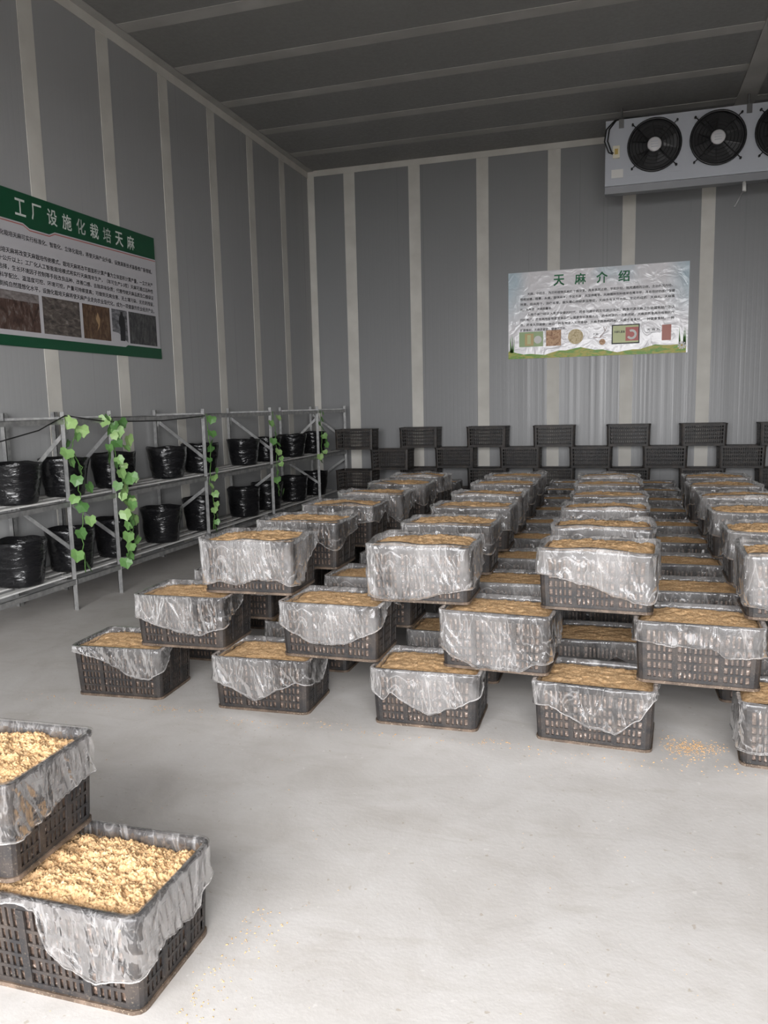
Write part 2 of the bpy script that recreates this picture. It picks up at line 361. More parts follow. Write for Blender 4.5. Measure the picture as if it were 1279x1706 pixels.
def lerp_pts(pts, u):
    u = u % 4
    P_ = sorted(pts); P_ = [(P_[-1][0]-4, P_[-1][1])]+P_+[(P_[0][0]+4, P_[0][1])]
    for (a, va), (b_, vb) in zip(P_[:-1], P_[1:]):
        if a <= u <= b_:
            f = (u-a)/(b_-a) if b_ > a else 0; f = f*f*(3-2*f)*.6+f*.4; return va+(vb-va)*f
    return P_[0][1]
def make_film(seed, hem, rise=.0, fold=.006, mi=0, nseg=200, rows=12, tight=0.0):
    """hem: (position round the rim 0..4, hang in metres); rise: how far the collar stands above the rim"""
    mb = MB(); so = Vector((seed*5.31, seed*1.77, seed*.5)); rings = []
    for j in range(nseg):
        u = 4*j/nseg; d = max(.004, lerp_pts(hem, u)+.010*noise.noise(Vector((u*6, seed*3.3, 0)))+.004*noise.noise(Vector((u*22, seed, 4))))
        col = []
        rs = max(0.0, rise*(.55+1.3*noise.noise(Vector((u*2.2, seed*1.9, 7)))))
        wv = noise.noise(Vector((u*14, seed, 2)))
        col.append(CA.P(u, .83, -.008-.002*abs(wv)))
        p_ = CA.P(u, .93, -.009-.004*abs(wv)); col.append(p_)
        p_ = CA.P(u, 1.0, -.006); col.append((p_[0], p_[1], H+.0015+rs))
        p_ = CA.P(u, 1.0, .0095+.3*rs); col.append((p_[0], p_[1], H+.0012+rs*.6))
        for k in range(1, rows+1):
            f = k/rows; z = H-d*f
            s_ = u+.25*f*noise.noise(Vector((u*1.5, seed, 9)))
            w1 = noise.noise(Vector((s_*9+z*9, z*5, seed*2.1))); w2 = noise.noise(Vector((s_*4-z*6, z*5, seed*4.3)))
            rg = (1-3*abs(w1))*.7+w2*1.1
            off = .0105+fold*(.5+.5*min(1, f*2.2))*max(-.5, rg)+(.012*f*f if d > .05 else .003*f)*(.6+.8*noise.noise(Vector((u*3, seed, 5))))
            q = CA.P(u, max(0, z/H), max(.0085, off)); col.append((q[0], q[1], max(.004, z)))
        # rolled hem: a short tuck back towards the crate
        q = CA.P(u, max(.02, (H-d)/H), max(.0075, off-.006)); col.append((q[0], q[1], max(.006, H-d+.006)))
        rings.append([len(mb.v)+i for i in range(len(col))]); mb.v += col
    for j in range(nseg):
        a, b_ = rings[j], rings[(j+1) % nseg]
        for i in range(len(a)-1): mb.f.append((a[i], b_[i], b_[i+1], a[i+1])); mb.mi.append(0)
    # the rolled hem: a thin bead along the lower edge
    n0 = len(mb.v); hr = .0022
    for j in range(nseg):
        q = Vector(mb.v[rings[j][-2]]); nx_ = Vector((q.x, q.y, 0)).normalized()
        for a_ in range(4):
            c_, s__ = math.cos(a_*math.pi/2), math.sin(a_*math.pi/2); mb.v.append(tuple(q+nx_*(hr*c_)+Vector((0, 0, hr*s__+hr))))
    for j in range(nseg):
        for a_ in range(4): mb.f.append((n0+j*4+a_, n0+((j+1) % nseg)*4+a_, n0+((j+1) % nseg)*4+(a_+1) % 4, n0+j*4+(a_+1) % 4)); mb.mi.append(1)
    return mb.mesh('film_liner', [FILM[mi], HEMM], True)
rnd = random.Random(3)
def rand_hem(r, deep):
    pts = []
    for k in range(4):
        for f in (.0, .3, .65): pts.append((k+f, max(.015, min(.26, r.gauss(deep, .055)))))
    return pts
FV_LOW = [make_film(30+i, rand_hem(rnd, .13), 0, .006, i % 4) for i in range(7)]
FV_TOP = [make_film(50+i, rand_hem(rnd, .15), .022, .007, i % 4) for i in range(7)]

TIER = ['bottom', 'middle', 'top']
def crate(label, x, y, z, rz, saw, film, group):
    """x, y: centre of the base"""
    t_ = thing('sawdust_crate', label, 'crate', (x, y, z), rz, group)
    link('basket', basketA[0], t_); link('rim', basketA[1], t_); link('foot_lip', basketA[2], t_)
    if saw: link('sawdust', saw, t_)
    if film: link('film_liner', film, t_)
    return t_
G1 = 'film-lined crates of sawdust stacked in rows'
# hems of the front row, read off the photograph (0-1 front from left to right, 1-2 right side, 2-3 back, 3-4 left side)
rest = [(2.2, .10), (2.8, .12), (3.4, .10)]
HEM = {
 (0, 0): [(0, .03), (.35, .07), (.72, .16), (.9, .165), (1.0, .13), (1.35, .02), (1.8, .015)]+[(2.5, .03), (3.4, .03)],
 (0, 1): [(0, .13), (.2, .16), (.45, .22), (.75, .15), (.92, .11), (1.05, .12), (1.45, .15), (1.75, .03)]+rest,
 (0, 2): [(0, .11), (.10, .15), (.18, .11), (.3, .15), (.55, .215), (.8, .16), (.97, .12), (1.15, .05), (1.6, .02)]+rest,
 (0, 3): [(0, .11), (.15, .115), (.3, .15), (.5, .19), (.7, .205), (.9, .13), (1.0, .04), (1.4, .02)]+rest,
 (0, 4): [(0, .21), (.5, .22), (1, .2), (1.5, .2)]+[(2.5, .2), (3.5, .23)],
 (1, 0): [(0, .12), (.25, .16), (.5, .195), (.75, .20), (.97, .165), (1.3, .10), (1.7, .02)]+rest,
 (1, 1): [(0, .11), (.12, .15), (.35, .20), (.65, .195), (.9, .15), (1.1, .09), (1.5, .02)]+rest,
 (1, 2): [(0, .17), (.1, .22), (.35, .265), (.75, .265), (.9, .225), (1.1, .21), (1.5, .2)]+rest,
 (1, 3): [(0, .09), (.3, .10), (.6, .105), (.75, .14), (1, .13), (1.4, .14)]+rest,
 (2, 0): [(0, .24), (.2, .215), (.4, .235), (.62, .20), (.85, .20), (1.0, .23), (1.3, .24), (1.6, .12), (1.9, .05)]+rest,
 (2, 1): [(0, .26), (.25, .27), (.5, .255), (.8, .225), (1.0, .205), (1.4, .19), (1.8, .16)]+rest,
 (2, 2): [(0, .11), (.15, .125), (.4, .16), (.7, .20), (.98, .235), (1.2, .14), (1.7, .12)]+rest,
 (2, 3): [(0, .22), (.4, .25), (1, .25), (1.5, .2)]+[(2.5, .2), (3.5, .20)],
}
COLX = {0: [-2.565, -1.722, -.870, -.088, .757, 1.60], 1: [-2.200, -1.362, -.537, .342, 1.19], 2: [-1.850, -.932, -.090, .785]}
ROWY = [3.44, 4.10, 4.80, 5.52, 6.24, 7.00, 7.84, 8.66, 9.46]
OFFY = {0: [0]*9, 1: [.06, .01, .0, .01, .03, .06, .03, .03, .03], 2: [.16, .17, .20, .20, .24, .16]}
r_ = random.Random(11)
for lv in range(3):
    for row in range(len(OFFY[lv])):
        for ci, cx in enumerate(COLX[lv]):
            first = row == 0
            x = cx+(0 if first else r_.uniform(-.012, .012)); rz = 0 if first else R(r_.uniform(-1.6, 1.6))
            if first: rz = R({(0, 0): 3.5, (0, 1): 1.5, (0, 2): .5, (0, 3): -4.0, (0, 4): -4, (1, 0): 1.5, (1, 1): -1, (1, 2): -4, (1, 3): -3, (2, 0): 1.5, (2, 1): 0, (2, 2): -3.5, (2, 3): -1}.get((lv, ci), 0))
            y = ROWY[row]+OFFY[lv][row]+.172+(0 if first else r_.uniform(-.015, .015))
            if first and lv == 0 and ci == 4: y -= .085
            if first and lv == 0 and ci == 3: y -= .02
            key = (lv, ci)
            if first and key in HEM:
                film = make_film(100+lv*10+ci, HEM[key], .022 if lv == 2 else 0, .0075, {(2, 2): 2, (2, 1): 2, (1, 2): 1}.get(key, (lv+ci) % 4), 240, 14)
            else: film = (FV_TOP if lv == 2 else FV_LOW)[r_.randrange(7)]
            saw = SAW_HIGH[r_.randrange(4)] if lv == 2 else SAW_LOW[r_.randrange(5)]
            where = 'front row' if first else ORD[row]+' row back'
            lab = f'black crate of sawdust in clear film, {TIER[lv]} tier, {where}, {ORD[ci]} from left'
            crate(lab, x, y, lv*PITCHZ, rz, saw, film, G1)
# foreground stack by the camera
FGH1 = [(0, .02), (.42, .02), (.50, .13), (.6, .17), (.8, .185), (1.0, .165), (1.3, .13), (1.7, .16), (1.95, .10), (2.3, .05), (3, .04), (3.6, .02)]
FGH2 = [(0, .15), (.5, .16), (.95, .165), (1.05, .17), (1.5, .13), (1.9, .115), (2.2, .11), (3, .12)]
FX, FY = -1.385, 1.700
crate('black crate of sawdust nearest the camera, torn film hanging from its rim', FX, FY, 0, 0, SAW_FG[0], make_film(201, FGH1, .004, .008, 4, 360, 18), 'crates stacked at the near left')
crate('black crate of sawdust at the photo\'s left edge, stacked on the nearest crate', FX-.385, FY+.015, PITCHZ+.004, R(1.5), SAW_FG[1], make_film(202, FGH2, .006, .008, 5, 360, 18), 'crates stacked at the near left')
crate('black crate of sawdust under the left-edge crate, outside the photo', FX-.80, FY, 0, 0, SAW_LOW[0], FV_LOW[0], 'crates stacked at the near left')

# empty crates piled against the back wall
GB = 'empty crates built up along the back wall'
PB = .2975; YBK = 11.205+.165
topx = [-3.72, -2.86, -1.85, -.905, .0975, 1.05, 2.02]
midx = [-3.20, -2.324, -1.376, -.40, .574, 1.53]
def back_crate(x, z, lv, i, rz=0, tilt=0, y=YBK):
    nm = ['lowest', 'second', 'third', 'topmost'][lv]
    t_ = thing('empty_crate', f'empty black mesh crate by the back wall, {nm} layer, {ORD[i]} from left', 'crate', (x, y, z), rz, GB)
    t_.rotation_euler = (0, tilt, rz)
    link('basket', basketB[0], t_); link('rim', basketB[1], t_); link('foot_lip', basketB[2], t_)
rb = random.Random(5)
for lv in range(4):
    for i, x in enumerate(topx if lv % 2 else midx):
        yy = YBK
        if lv % 2 == 1 and i == 0: yy = YBK-.42
        if lv % 2 == 0 and i == 0: yy = YBK-.36
        tl = 0
        back_crate(x, lv*PB, lv, i, R(rb.uniform(-2, 2)), tl, yy)

# ------------------------------------------------------------------ rack along the left wall
XB_, XF_ = XL+.045, -4.03
FR = [3.45, 5.0, 5.57, 7.08, 8.66, 10.19, 11.32]
ZTOP, ZMID, ZLOW = 1.475, .85, .245
rack = thing('storage_rack', 'long galvanised angle-iron rack along the left wall holding black pots', 'rack', (XF_, 7, 0))
def rpart(nm, mb, m_): 
    o = link(nm, mb.mesh(nm, m_), rack); o.location = (-XF_, -7, 0); return o
for i, y in enumerate(FR):
    for x, sg in ((XB_, 1), (XF_, -1)):
        mb = MB(); mb.box(x-.02, x+.02, y-.0225, y-.0185, 0, 1.53); mb.box(x+sg*.02-(.004 if sg > 0 else 0), x+sg*.02+(.004 if sg < 0 else 0), y-.0225, y+.02, 0, 1.53)
        rpart('leg', mb, M['steel'])
    for z in (ZTOP, ZMID-.03, ZLOW-.03):
        mb = MB(); mb.bar((XB_, y, z), (XF_, y, z), .03, .03); rpart('cross_bar', mb, M['steel'])
    up = i in (1, 2, 5)
    a = ((XB_, y+.03, ZMID+.05), (XF_, y+.03, ZTOP-.08)) if up else ((XB_, y+.03, ZTOP-.06), (XF_, y+.03, ZMID+.16))
    mb = MB(); mb.bar(*a, .006, .032); rpart('diagonal_brace', mb, M['steel'])
    a = ((XB_, y+.03, ZMID-.06), (XF_, y+.03, ZLOW+.2)) if up else ((XB_, y+.03, ZLOW+.12), (XF_, y+.03, ZMID-.10))
    mb = MB(); mb.bar(*a, .006, .032); rpart('diagonal_brace', mb, M['steel'])
for y0, y1 in zip(FR[:-1], FR[1:]):
    for x in (XB_, XF_):
        for z in (ZTOP, ZMID, ZLOW):
            mb = MB(); s_ = 1 if x == XB_ else -1
            mb.box(x-.018, x+.018, y0+.01, y1-.01, z-.003, z); mb.box(x-s_*.018, x-s_*.015, y0+.01, y1-.01, z-.04, z)
            rpart('rail', mb, M['steel'])
    for z in (ZMID, ZLOW):
        for x0 in (XB_+.09, XB_+.245, XB_+.40):
            mb = MB(); mb.box(x0, x0+.06, y0+.005, y1-.005, z-.001, z+.011); rpart('shelf_slat', mb, M['board'])

# pots
def make_pot(seed, rt, rb2, h):
    n, m_ = 40, 14; mb = MB(); so = seed*9.1
    prof = [(0, .0)]+[(rb2*.9, 0)]
    ring = []
    for j in range(m_+1):
        f = j/m_; rr = rb2+(rt-rb2)*f**.9; z = .012+(h-.012)*f
        ring.append((rr if j else rb2, z, f))
    rows_ = [(rb2*.05, .002, 0), (rb2*.93, .002, 0)]+ring+[(rt-.004, h+.004, 1), (rt-.012, h-.003, 1), (rt-.016, h*.75, 1)]
    for (rr, z, f) in rows_:
        for k in range(n):
            a = 2*math.pi*k/n; ca, sa = math.cos(a), math.sin(a)
            w = .008*noise.noise(Vector((ca*2.2+so, sa*2.2, z*14)))+.012*noise.noise(Vector((ca*1.2+so, sa*1.2, z*4)))
            zz = z+(.016*noise.noise(Vector((ca*1.6, sa*1.6+so, 1)))*f if f > 0 else 0)
            mb.v.append(((rr+w)*ca, (rr+w)*sa, max(.001, zz)))
    for j in range(len(rows_)-1):
        for k in range(n):
            a = j*n+k; b_ = j*n+(k+1) % n; mb.f.append((a, b_, b_+n, a+n)); mb.mi.append(0)
    shell = mb.mesh('pot_shell', M['pot'], True)
    sb = MB(); rr = rt-.022
    sb.v = [(0, 0, h*.80)]+[(rr*math.cos(2*math.pi*k/24), rr*math.sin(2*math.pi*k/24), h*.78+.01*noise.noise(Vector((k, seed, 0)))) for k in range(24)]
    sb.f = [(0, 1+k, 1+(k+1) % 24) for k in range(24)]; sb.mi = [0]*24
    soil = sb.mesh('soil', M['soil'], True)
    return shell, soil
POTS_L = [make_pot(i+1, .200, .160, .335) for i in range(3)]; POTS_M = [make_pot(i+5, .195, .150, .300) for i in range(3)]
def pots(ys, z, lab, protos, g):
    for i, y in enumerate(ys):
        t_ = thing('grow_pot', f'black plastic grow pot on the rack\'s {lab} shelf, {ORD[i]} from the left', 'pot', (-4.275+.0*i, y, z+.011), i*1.3, g)
        sh, so_ = protos[i % 3]; link('pot_shell', sh, t_); link('soil', so_, t_)
pots([4.72, 5.26, 5.90, 6.76, 7.40, 8.40, 9.02, 9.86, 10.60], ZMID, 'upper', POTS_M, 'pots on the upper shelf')
pots([4.70, 5.27, 5.88, 6.60, 7.36, 8.36, 9.00, 9.84, 10.60], ZLOW, 'lower', POTS_L, 'pots on the lower shelf')

# artificial ivy
def leaf_mesh():
    mb = MB(); out = [(0, 0), (.30, -.14), (.54, .06), (.50, .30), (.52, .56), (.27, .70), (0, .98), (-.27, .70), (-.52, .56), (-.50, .30), (-.54, .06), (-.30, -.14)]
    mb.v = [(0, .32, .06)]+[(x, y, -.10*abs(x)-.05*y*y) for x, y in out]
    n = len(out)
    for k in range(n): mb.f.append((0, 1+k, 1+(k+1) % n)); mb.mi.append(0)
    return mb.mesh('leaf', M['leaf'], False)
LEAF = leaf_mesh()
def ivy(label, pts, nleaf, size, seed, spread=.05):
    rr = random.Random(seed); P_ = [Vector(p) for p in pts]
    t_ = thing('ivy_garland', label, 'ivy', P_[-1], 0, 'ivy garlands wound down the rack legs')
    dense = []
    for a, b_ in zip(P_[:-1], P_[1:]):
        for k in range(6): dense.append(a.lerp(b_, k/6)+Vector((rr.uniform(-1, 1)*.008, rr.uniform(-1, 1)*.012, 0)))
    dense.append(P_[-1])
    mb = MB(); mb.tube([p-P_[-1] for p in dense], .004, 5); link('stem', mb.mesh('stem', M['stem'], True), t_)
    for i in range(nleaf):
        f = (i+rr.random()*.6)/nleaf*(len(dense)-1); k = min(int(f), len(dense)-2); p = dense[k].lerp(dense[k+1], f-k)
        s_ = size*rr.uniform(.75, 1.25)
        o = link('leaf', LEAF, t_, p-P_[-1]+Vector((rr.uniform(0, .04), rr.uniform(-spread, spread), rr.uniform(-.01, .01))))
        o.rotation_euler = (R(rr.uniform(55, 115)), R(rr.uniform(-35, 35)), R(rr.uniform(20, 130))); o.scale = (s_,)*3
        o.rotation_euler[0] = R(rr.uniform(-130, -60))
XI = XF_+.035
ivy('sparse green ivy hanging beside the rack leg nearest the camera', [(XI, 5.02, 1.50), (XI, 5.08, 1.38), (XI, 5.02, 1.25), (XI, 5.12, 1.1), (XI, 5.05, .95), (XI, 5.1, .80), (XI, 5.06, .55), (XI, 5.07, .28)], 15, .085, 1, .10)
ivy('bushy green ivy wound down the second rack leg', [(XI, 5.50, 1.50), (XI, 5.58, 1.38), (XI, 5.54, 1.2), (XI, 5.62, 1.0), (XI, 5.60, .85), (XI, 5.68, .7), (XI, 5.72, .5), (XI, 5.64, .27)], 44, .082, 2, .11)
ivy('dark ivy trailing down the third rack leg behind the front crates', [(XI, 7.08, 1.48), (XI, 7.12, 1.1), (XI, 7.08, .8), (XI, 7.14, .5), (XI, 7.1, .3)], 14, .075, 3, .07)
ivy('dark ivy on the fourth rack leg in the shaded corner', [(XI, 8.66, 1.48), (XI, 8.72, 1.1), (XI, 8.7, .8), (XI, 8.74, .45)], 12, .075, 4, .09)
ivy('dark ivy on the fifth rack leg near the back wall', [(XI, 10.19, 1.48), (XI, 10.24, 1.1), (XI, 10.2, .75)], 10, .075, 5, .10)
mb = MB(); mb.tube([(XF_+.03, 4.98, 1.50), (XF_+.02, 4.7, 1.40), (XF_, 4.3, 1.33), (XF_, 3.6, 1.30)], .005, 6)
mb.tube([(XF_+.03, 4.98, 1.50), (XF_+.03, 5.5, 1.44), (XF_+.03, 6.3, 1.43), (XF_+.03, 7.05, 1.46)], .005, 6)
tag(link('power_cord', mb.mesh('power_cord', M['cable'], True)), 'thin dark cord strung along the top of the rack', 'cord')

# ------------------------------------------------------------------ cooler unit under the ceiling
cx0, cx1, cyf, cyb, cz0, cz1 = -.245, 2.75, 10.52, 10.90, 4.14, 4.905
cool = thing('evaporator_cooler', 'grey ceiling-hung cooling unit with round black fans at upper right', 'air cooler', ((cx0+cx1)/2, (cyf+cyb)/2, cz0-.12))
def cpart(nm, mb, m_, smooth=False, parent=None):
    o = link(nm, mb.mesh(nm, m_, smooth), parent or cool); L0 = cool.location
    o.location = -Vector(L0) if parent is None else (0, 0, 0); return o
mb = MB(); mb.box(cx0, cx1, cyf, cyb, cz0, cz1); cpart('housing', mb, M['cooler'])
mb = MB(); mb.hexa([(cx0+.0, cyf+.03, cz0-.085), (cx1, cyf+.03, cz0-.085), (cx1, cyf+.004, cz0-.004), (cx0, cyf+.004, cz0-.004), (cx0, cyb, cz0-.035), (cx1, cyb, cz0-.035), (cx1, cyb, cz0+.0), (cx0, cyb, cz0+.0)]); cpart('drip_tray', mb, M['tray'])
def fan(fx, fz, i):
    rr = .30; n = 40
    mb = MB()
    ring = [(rr*math.cos(2*math.pi*k/n)+fx, cyf-.03, rr*math.sin(2*math.pi*k/n)+fz) for k in range(n+1)]
    mb.tube(ring, .014, 6, 0, False)
    f_ = cpart('fan', mb, M['black'], True)
    d = MB(); d.v = [(fx, cyf-.004, fz)]+[(fx+(rr)*math.cos(2*math.pi*k/n), cyf-.004, fz+rr*math.sin(2*math.pi*k/n)) for k in range(n)]
    d.f = [(0, 1+(k+1) % n, 1+k) for k in range(n)]; d.mi = [0]*n; cpart('fan_opening', d, M['black'], False, f_)
    for q in range(5):
        a = 2*math.pi*q/5+i*.5; bl = MB(); pts = []
        for s_, (r0, da) in enumerate(((.09, -.25), (.28, -.22), (.28, .42), (.09, .30))):
            aa = a+da; pts.append((fx+r0*math.cos(aa), cyf-.022+(.014 if s_ in (0, 1) else -.003), fz+r0*math.sin(aa)))
        bl.hexa(pts+[(x, y+.003, z) for x, y, z in pts]); cpart('fan_blade', bl, M['black'], False, f_)
    g = MB()
    for rg in (.10, .14, .18, .22, .26):
        g.tube([(rg*math.cos(2*math.pi*k/32)+fx, cyf-.045, rg*math.sin(2*math.pi*k/32)+fz) for k in range(33)], .0028, 4, 0, False)
    for q in range(4):
        a = math.pi/4+q*math.pi/2; g.tube([(fx+.07*math.cos(a), cyf-.048, fz+.07*math.sin(a)), (fx+.36*math.cos(a), cyf-.03, fz+.36*math.sin(a))], .006, 5)
        g.tube([(fx+.36*math.cos(a), cyf-.045, fz+.36*math.sin(a)), (fx+.36*math.cos(a), cyf, fz+.36*math.sin(a))], .013, 6)
    cpart('fan_guard', g, M['black'], True, f_)
    hb = MB(); hb.tube([(fx, cyf-.02, fz), (fx, cyf-.055, fz), (fx, cyf-.062, fz)], [.082, .082, .072], 24); cpart('fan_hub', hb, M['hub'], True, f_)
    for zz in (-.03, 0, .03):
        tx_ = MB(); tx_.box(fx-.04, fx+.04, cyf-.0632, cyf-.0625, fz+zz-.005, fz+zz+.005); cpart('hub_marking', tx_, M['cooler'], False, f_)
for i, fx in enumerate((.325, 1.035, 1.745, 2.40)): fan(fx, 4.565, i)
for xx in (-.06, 1.37, 2.6):
    mb = MB(); mb.box(xx-.03, xx+.03, cyf-.004, cyf+.30, cz1-.10, cz1+.004); mb.tube([(xx, cyf+.08, cz1), (xx, cyf+.08, ZC)], .012, 8); cpart('hanger', mb, M['bracket'])
mb = MB(); mb.box(-.155, -.075, cyf-.03, cyf, 4.46, 4.60); jb = cpart('junction_box', mb, M['cream'])
mb = MB(); mb.box(-.135, -.095, cyf-.032, cyf-.03, 4.50, 4.565); cpart('box_sticker', mb, M['yellow'], False, jb)
mb = MB(); mb.box(-.17, -.03, cyf-.004, cyf, 4.23, 4.33); cpart('rating_label', mb, M['white'])
mb = MB(); mb.box(.02, .64, cyf-.0025, cyf, 4.24, 4.90); cpart('fan_plate', mb, M['cooler'])
for dx in (0, -.035):
    mb = MB(); mb.tube([(-.12+dx*.3, cyf-.015, 4.50), (-.17+dx, cyf-.03, 4.53), (-.22+dx, cyf-.04, 4.66), (-.20+dx, cyf-.03, 4.80), (-.12+dx*.5, cyf-.01, 4.90), (.0, cyf+.05, 4.93), (.35, cyf+.08, 4.925)], .009, 6); cpart('cable', mb, M['cable'], True)
mb = MB(); mb.tube([(1.35, cyf+.06, cz0-.09), (1.35, cyf+.03, cz0-.20)], .022, 10); cpart('drain_spout', mb, M['white'], True)
mb = MB(); mb.tube([(1.35, cyf+.03, cz0-.18), (1.24, cyf-.02, cz0-.38)], .011, 8); cpart('drain_pipe', mb, M['steel'], True)

# ------------------------------------------------------------------ posters
def text_mesh(txt, m_, bold=.012):
    cu = bpy.data.curves.new('text', 'FONT'); cu.body = txt; cu.size = 1; cu.resolution_u = 2; cu.offset = 0; cu.fill_mode = 'FRONT'
    o = bpy.data.objects.new('text', cu); C.objects.link(o)
    dg = bpy.context.evaluated_depsgraph_get(); dg.update()
    me = bpy.data.meshes.new_from_object(o.evaluated_get(dg)); bpy.data.objects.remove(o); bpy.data.curves.remove(cu)
    vs = [tuple(v.co) for v in me.vertices]; fs = [tuple(p_.vertices) for p_ in me.polygons]; bpy.data.meshes.remove(me)
    V_, F_ = [], []
    for q, (dx, dy) in enumerate(((-1, -1), (1, -1), (1, 1), (-1, 1))):            # bold face: the stroke thickened all round
        n0 = len(V_); V_ += [(x+dx*bold, y+dy*bold, 0) for x, y, z in vs]; F_ += [tuple(n0+i for i in f) for f in fs]
    me = bpy.data.meshes.new('text'); me.from_pydata(V_, [], F_); me.materials.append(m_); return me
def fit_text(me, x0, x1, y0, y1):
    """scale a text mesh into a box on the poster: x right, y up, z = 0"""
    vs = [v.co for v in me.vertices]
    if not vs: return me
    a0, a1 = min(v.x for v in vs), max(v.x for v in vs); b0, b1 = min(v.y for v in vs), max(v.y for v in vs)
    for v in me.vertices: v.co = ((v.co.x-a0)/(a1-a0)*(x1-x0)+x0, (v.co.y-b0)/(b1-b0)*(y1-y0)+y0, (v.index % 7)*1e-6)
    return me
M['print_black'] = mat('print_black', (.02, .02, .022), .5)[0]
M['print_green'] = mat('print_green', (.005, .17, .06), .5)[0]
M['print_white'] = mat('print_white', (.62, .66, .62), .5)[0]
M['ban_green'] = mat('banner_green', (.005, .066, .028), .45)[0]
M['ban_sheet'] = mat('banner_white_sheet', (.48, .47, .49), .45)[0]
M['ban_red'] = mat('banner_red_line', (.42, .12, .10), .5)[0]
def photo_mat(name, cols, scale=(6, 6, 6), sc=3.0):
    m, t, b = mat(name, cols[0], .45); f = ntex(t, coords(t, scale), sc, 5, .65, .6)
    t.links.new(ramp(t, f, [(.3+.4*i/(len(cols)-1), c_) for i, c_ in enumerate(cols)]), b.inputs['Base Color']); return m
def poster(name, label, cat, origin, ux):
    o = thing(name, label, cat, origin); ux = Vector(ux); uy = Vector((0, 0, 1)); n_ = ux.cross(uy)
    o.matrix_world = Matrix((ux, uy, n_)).transposed().to_4x4(); o.location = origin; return o
def flat(parent, nm, x0, x1, y0, y1, m_, z=.0, th=.0015):
    return link(nm, boxmesh(nm, m_, x0, x1, y0, y1, z, z+th), parent)
def poly(parent, nm, pts, m_, z=.0, th=.0015):
    mb = MB(); n = len(pts); mb.v = [(x, y, z+th) for x, y in pts]+[(x, y, z) for x, y in pts]
    mb.f = [tuple(range(n)), tuple(range(2*n-1, n-1, -1))]+[(k, k+n, (k+1) % n+n, (k+1) % n) for k in range(n)]; mb.mi = [0]*len(mb.f)
    return link(nm, mb.mesh(nm, m_), parent)
# left banner: x runs with world +y, width 2.44 from Y=4.87 to 7.31
LB = poster('wall_banner', 'green and white Chinese text banner with photo strip on the left wall', 'banner', (XL+.012, 4.87, 2.055), (0, 1, 0))
LBW, LBH = 2.44, 1.215
flat(LB, 'sheet', 0, LBW-.015, 0.02, LBH-.01, M['ban_sheet'])
poly(LB, 'green_header', [(0, LBH), (LBW-.02, LBH), (LBW-.02, LBH-.215), (.92, LBH-.235), (.85, LBH-.265), (.62, LBH-.265), (.55, LBH-.235), (0, LBH-.235)], M['ban_green'], .0015)
mb = MB(); pp = [(0, LBH-.255), (.55, LBH-.255), (.62, LBH-.285), (.85, LBH-.285), (.92, LBH-.255), (LBW-.02, LBH-.235)]
for (xa, ya), (xb, yb) in zip(pp[:-1], pp[1:]): mb.hexa([(xa, ya, .0015), (xb, yb, .0015), (xb, yb+.008, .0015), (xa, ya+.008, .0015), (xa, ya, .0025), (xb, yb, .0025), (xb, yb+.008, .0025), (xa, ya+.008, .0025)])
link('red_rule', mb.mesh('red_rule', M['ban_red']), LB)
poly(LB, 'green_footer', [(0, 0), (LBW, 0), (LBW, .105), (1.86, .105), (1.82, .085), (0, .085)], M['ban_green'], .0015)
def tline(parent, nm, txt, x0, x1, y0, y1, m_, z, bold):
    o = link(nm, fit_text(text_mesh(txt, m_, bold), x0, x1, y0, y1), parent); o.location = (0, 0, z); return o
for i, ch in enumerate('工厂设施化栽培天麻'):
    xx = .47+.185*i; tline(LB, 'title_character', ch, xx, xx+.118, LBH-.185, LBH-.055, M['print_white'], .0045, .012)
body_l = ['工厂设施化栽培天麻可实行标准化、智能化、立体化栽培，将使天麻产业升级、设施高新技术装备推广新领域。',
 '设施化栽培天麻将改变天麻栽培传统模式，栽培天麻将改平面面积计算产量为立体面积计算产量，一立方米产',
 '天麻几十公斤以上；工厂化人工智能栽培模式将实行天麻周年生产，（年可生产2-3茬）天麻可通过品种性',
 '的基质选择，生长环境因子控制等手段改良品种、改善口感、去除异味杂质；代替传统天麻品质及口感保证',
 '均可以科学配比、温湿度可控、环境可控，产量可持续提高；可做到无病虫害、无土壤污染、无农药残留，',
 '以可达到纯自然理想化水平，设施化栽培天麻将使天麻产业走向农业现代化，成为一项健康的农业经济产业。']
ytop = [.845, .715, .650, .585, .520, .455]
for i, (tx_, yy) in enumerate(zip(body_l, ytop)): tline(LB, 'text_line', tx_, .10, LBW-.09, yy, yy+.044, M['print_black'], .0025, .015)['kind'] = 'stuff'
ph = [(.0, .66, [(.05, .035, .03), (.09, .05, .04), (.16, .10, .08), (.3, .28, .27)]), (.70, 1.17, [(.05, .05, .05), (.12, .10, .09), (.2, .17, .15), (.34, .3, .28)]), (1.21, 1.60, [(.03, .03, .035), (.12, .06, .035), (.2, .12, .07), (.3, .22, .14)]), (1.63, 1.87, [(.05, .05, .06), (.14, .14, .15), (.32, .32, .34), (.42, .42, .43)]), (1.90, 2.37, [(.03, .03, .035), (.06, .06, .065), (.13, .13, .13), (.22, .22, .22)])]
for i, (xa, xb, cols) in enumerate(ph):
    mm = photo_mat('banner_photo_%d' % i, [tuple(x*.6 for x in c_) for c_ in cols], (4, 9, 1) if i % 2 else (9, 4, 1)); flat(LB, 'printed_photo', max(.0, xa), xb, .125, .43, mm, .0015, .001)
flat(LB, 'photo_sky', .0, .66, .36, .43, M['print_white'] if False else photo_mat('banner_photo_sky', [(.10, .08, .08), (.26, .24, .23)], (5, 12, 1)), .0027, .0005)
poly(LB, 'photo_flower', [(1.40, .20), (1.42, .26), (1.39, .31), (1.42, .37), (1.45, .31), (1.44, .25)], mat('banner_flower', (.34, .22, .12), .5)[0], .0027, .0005)
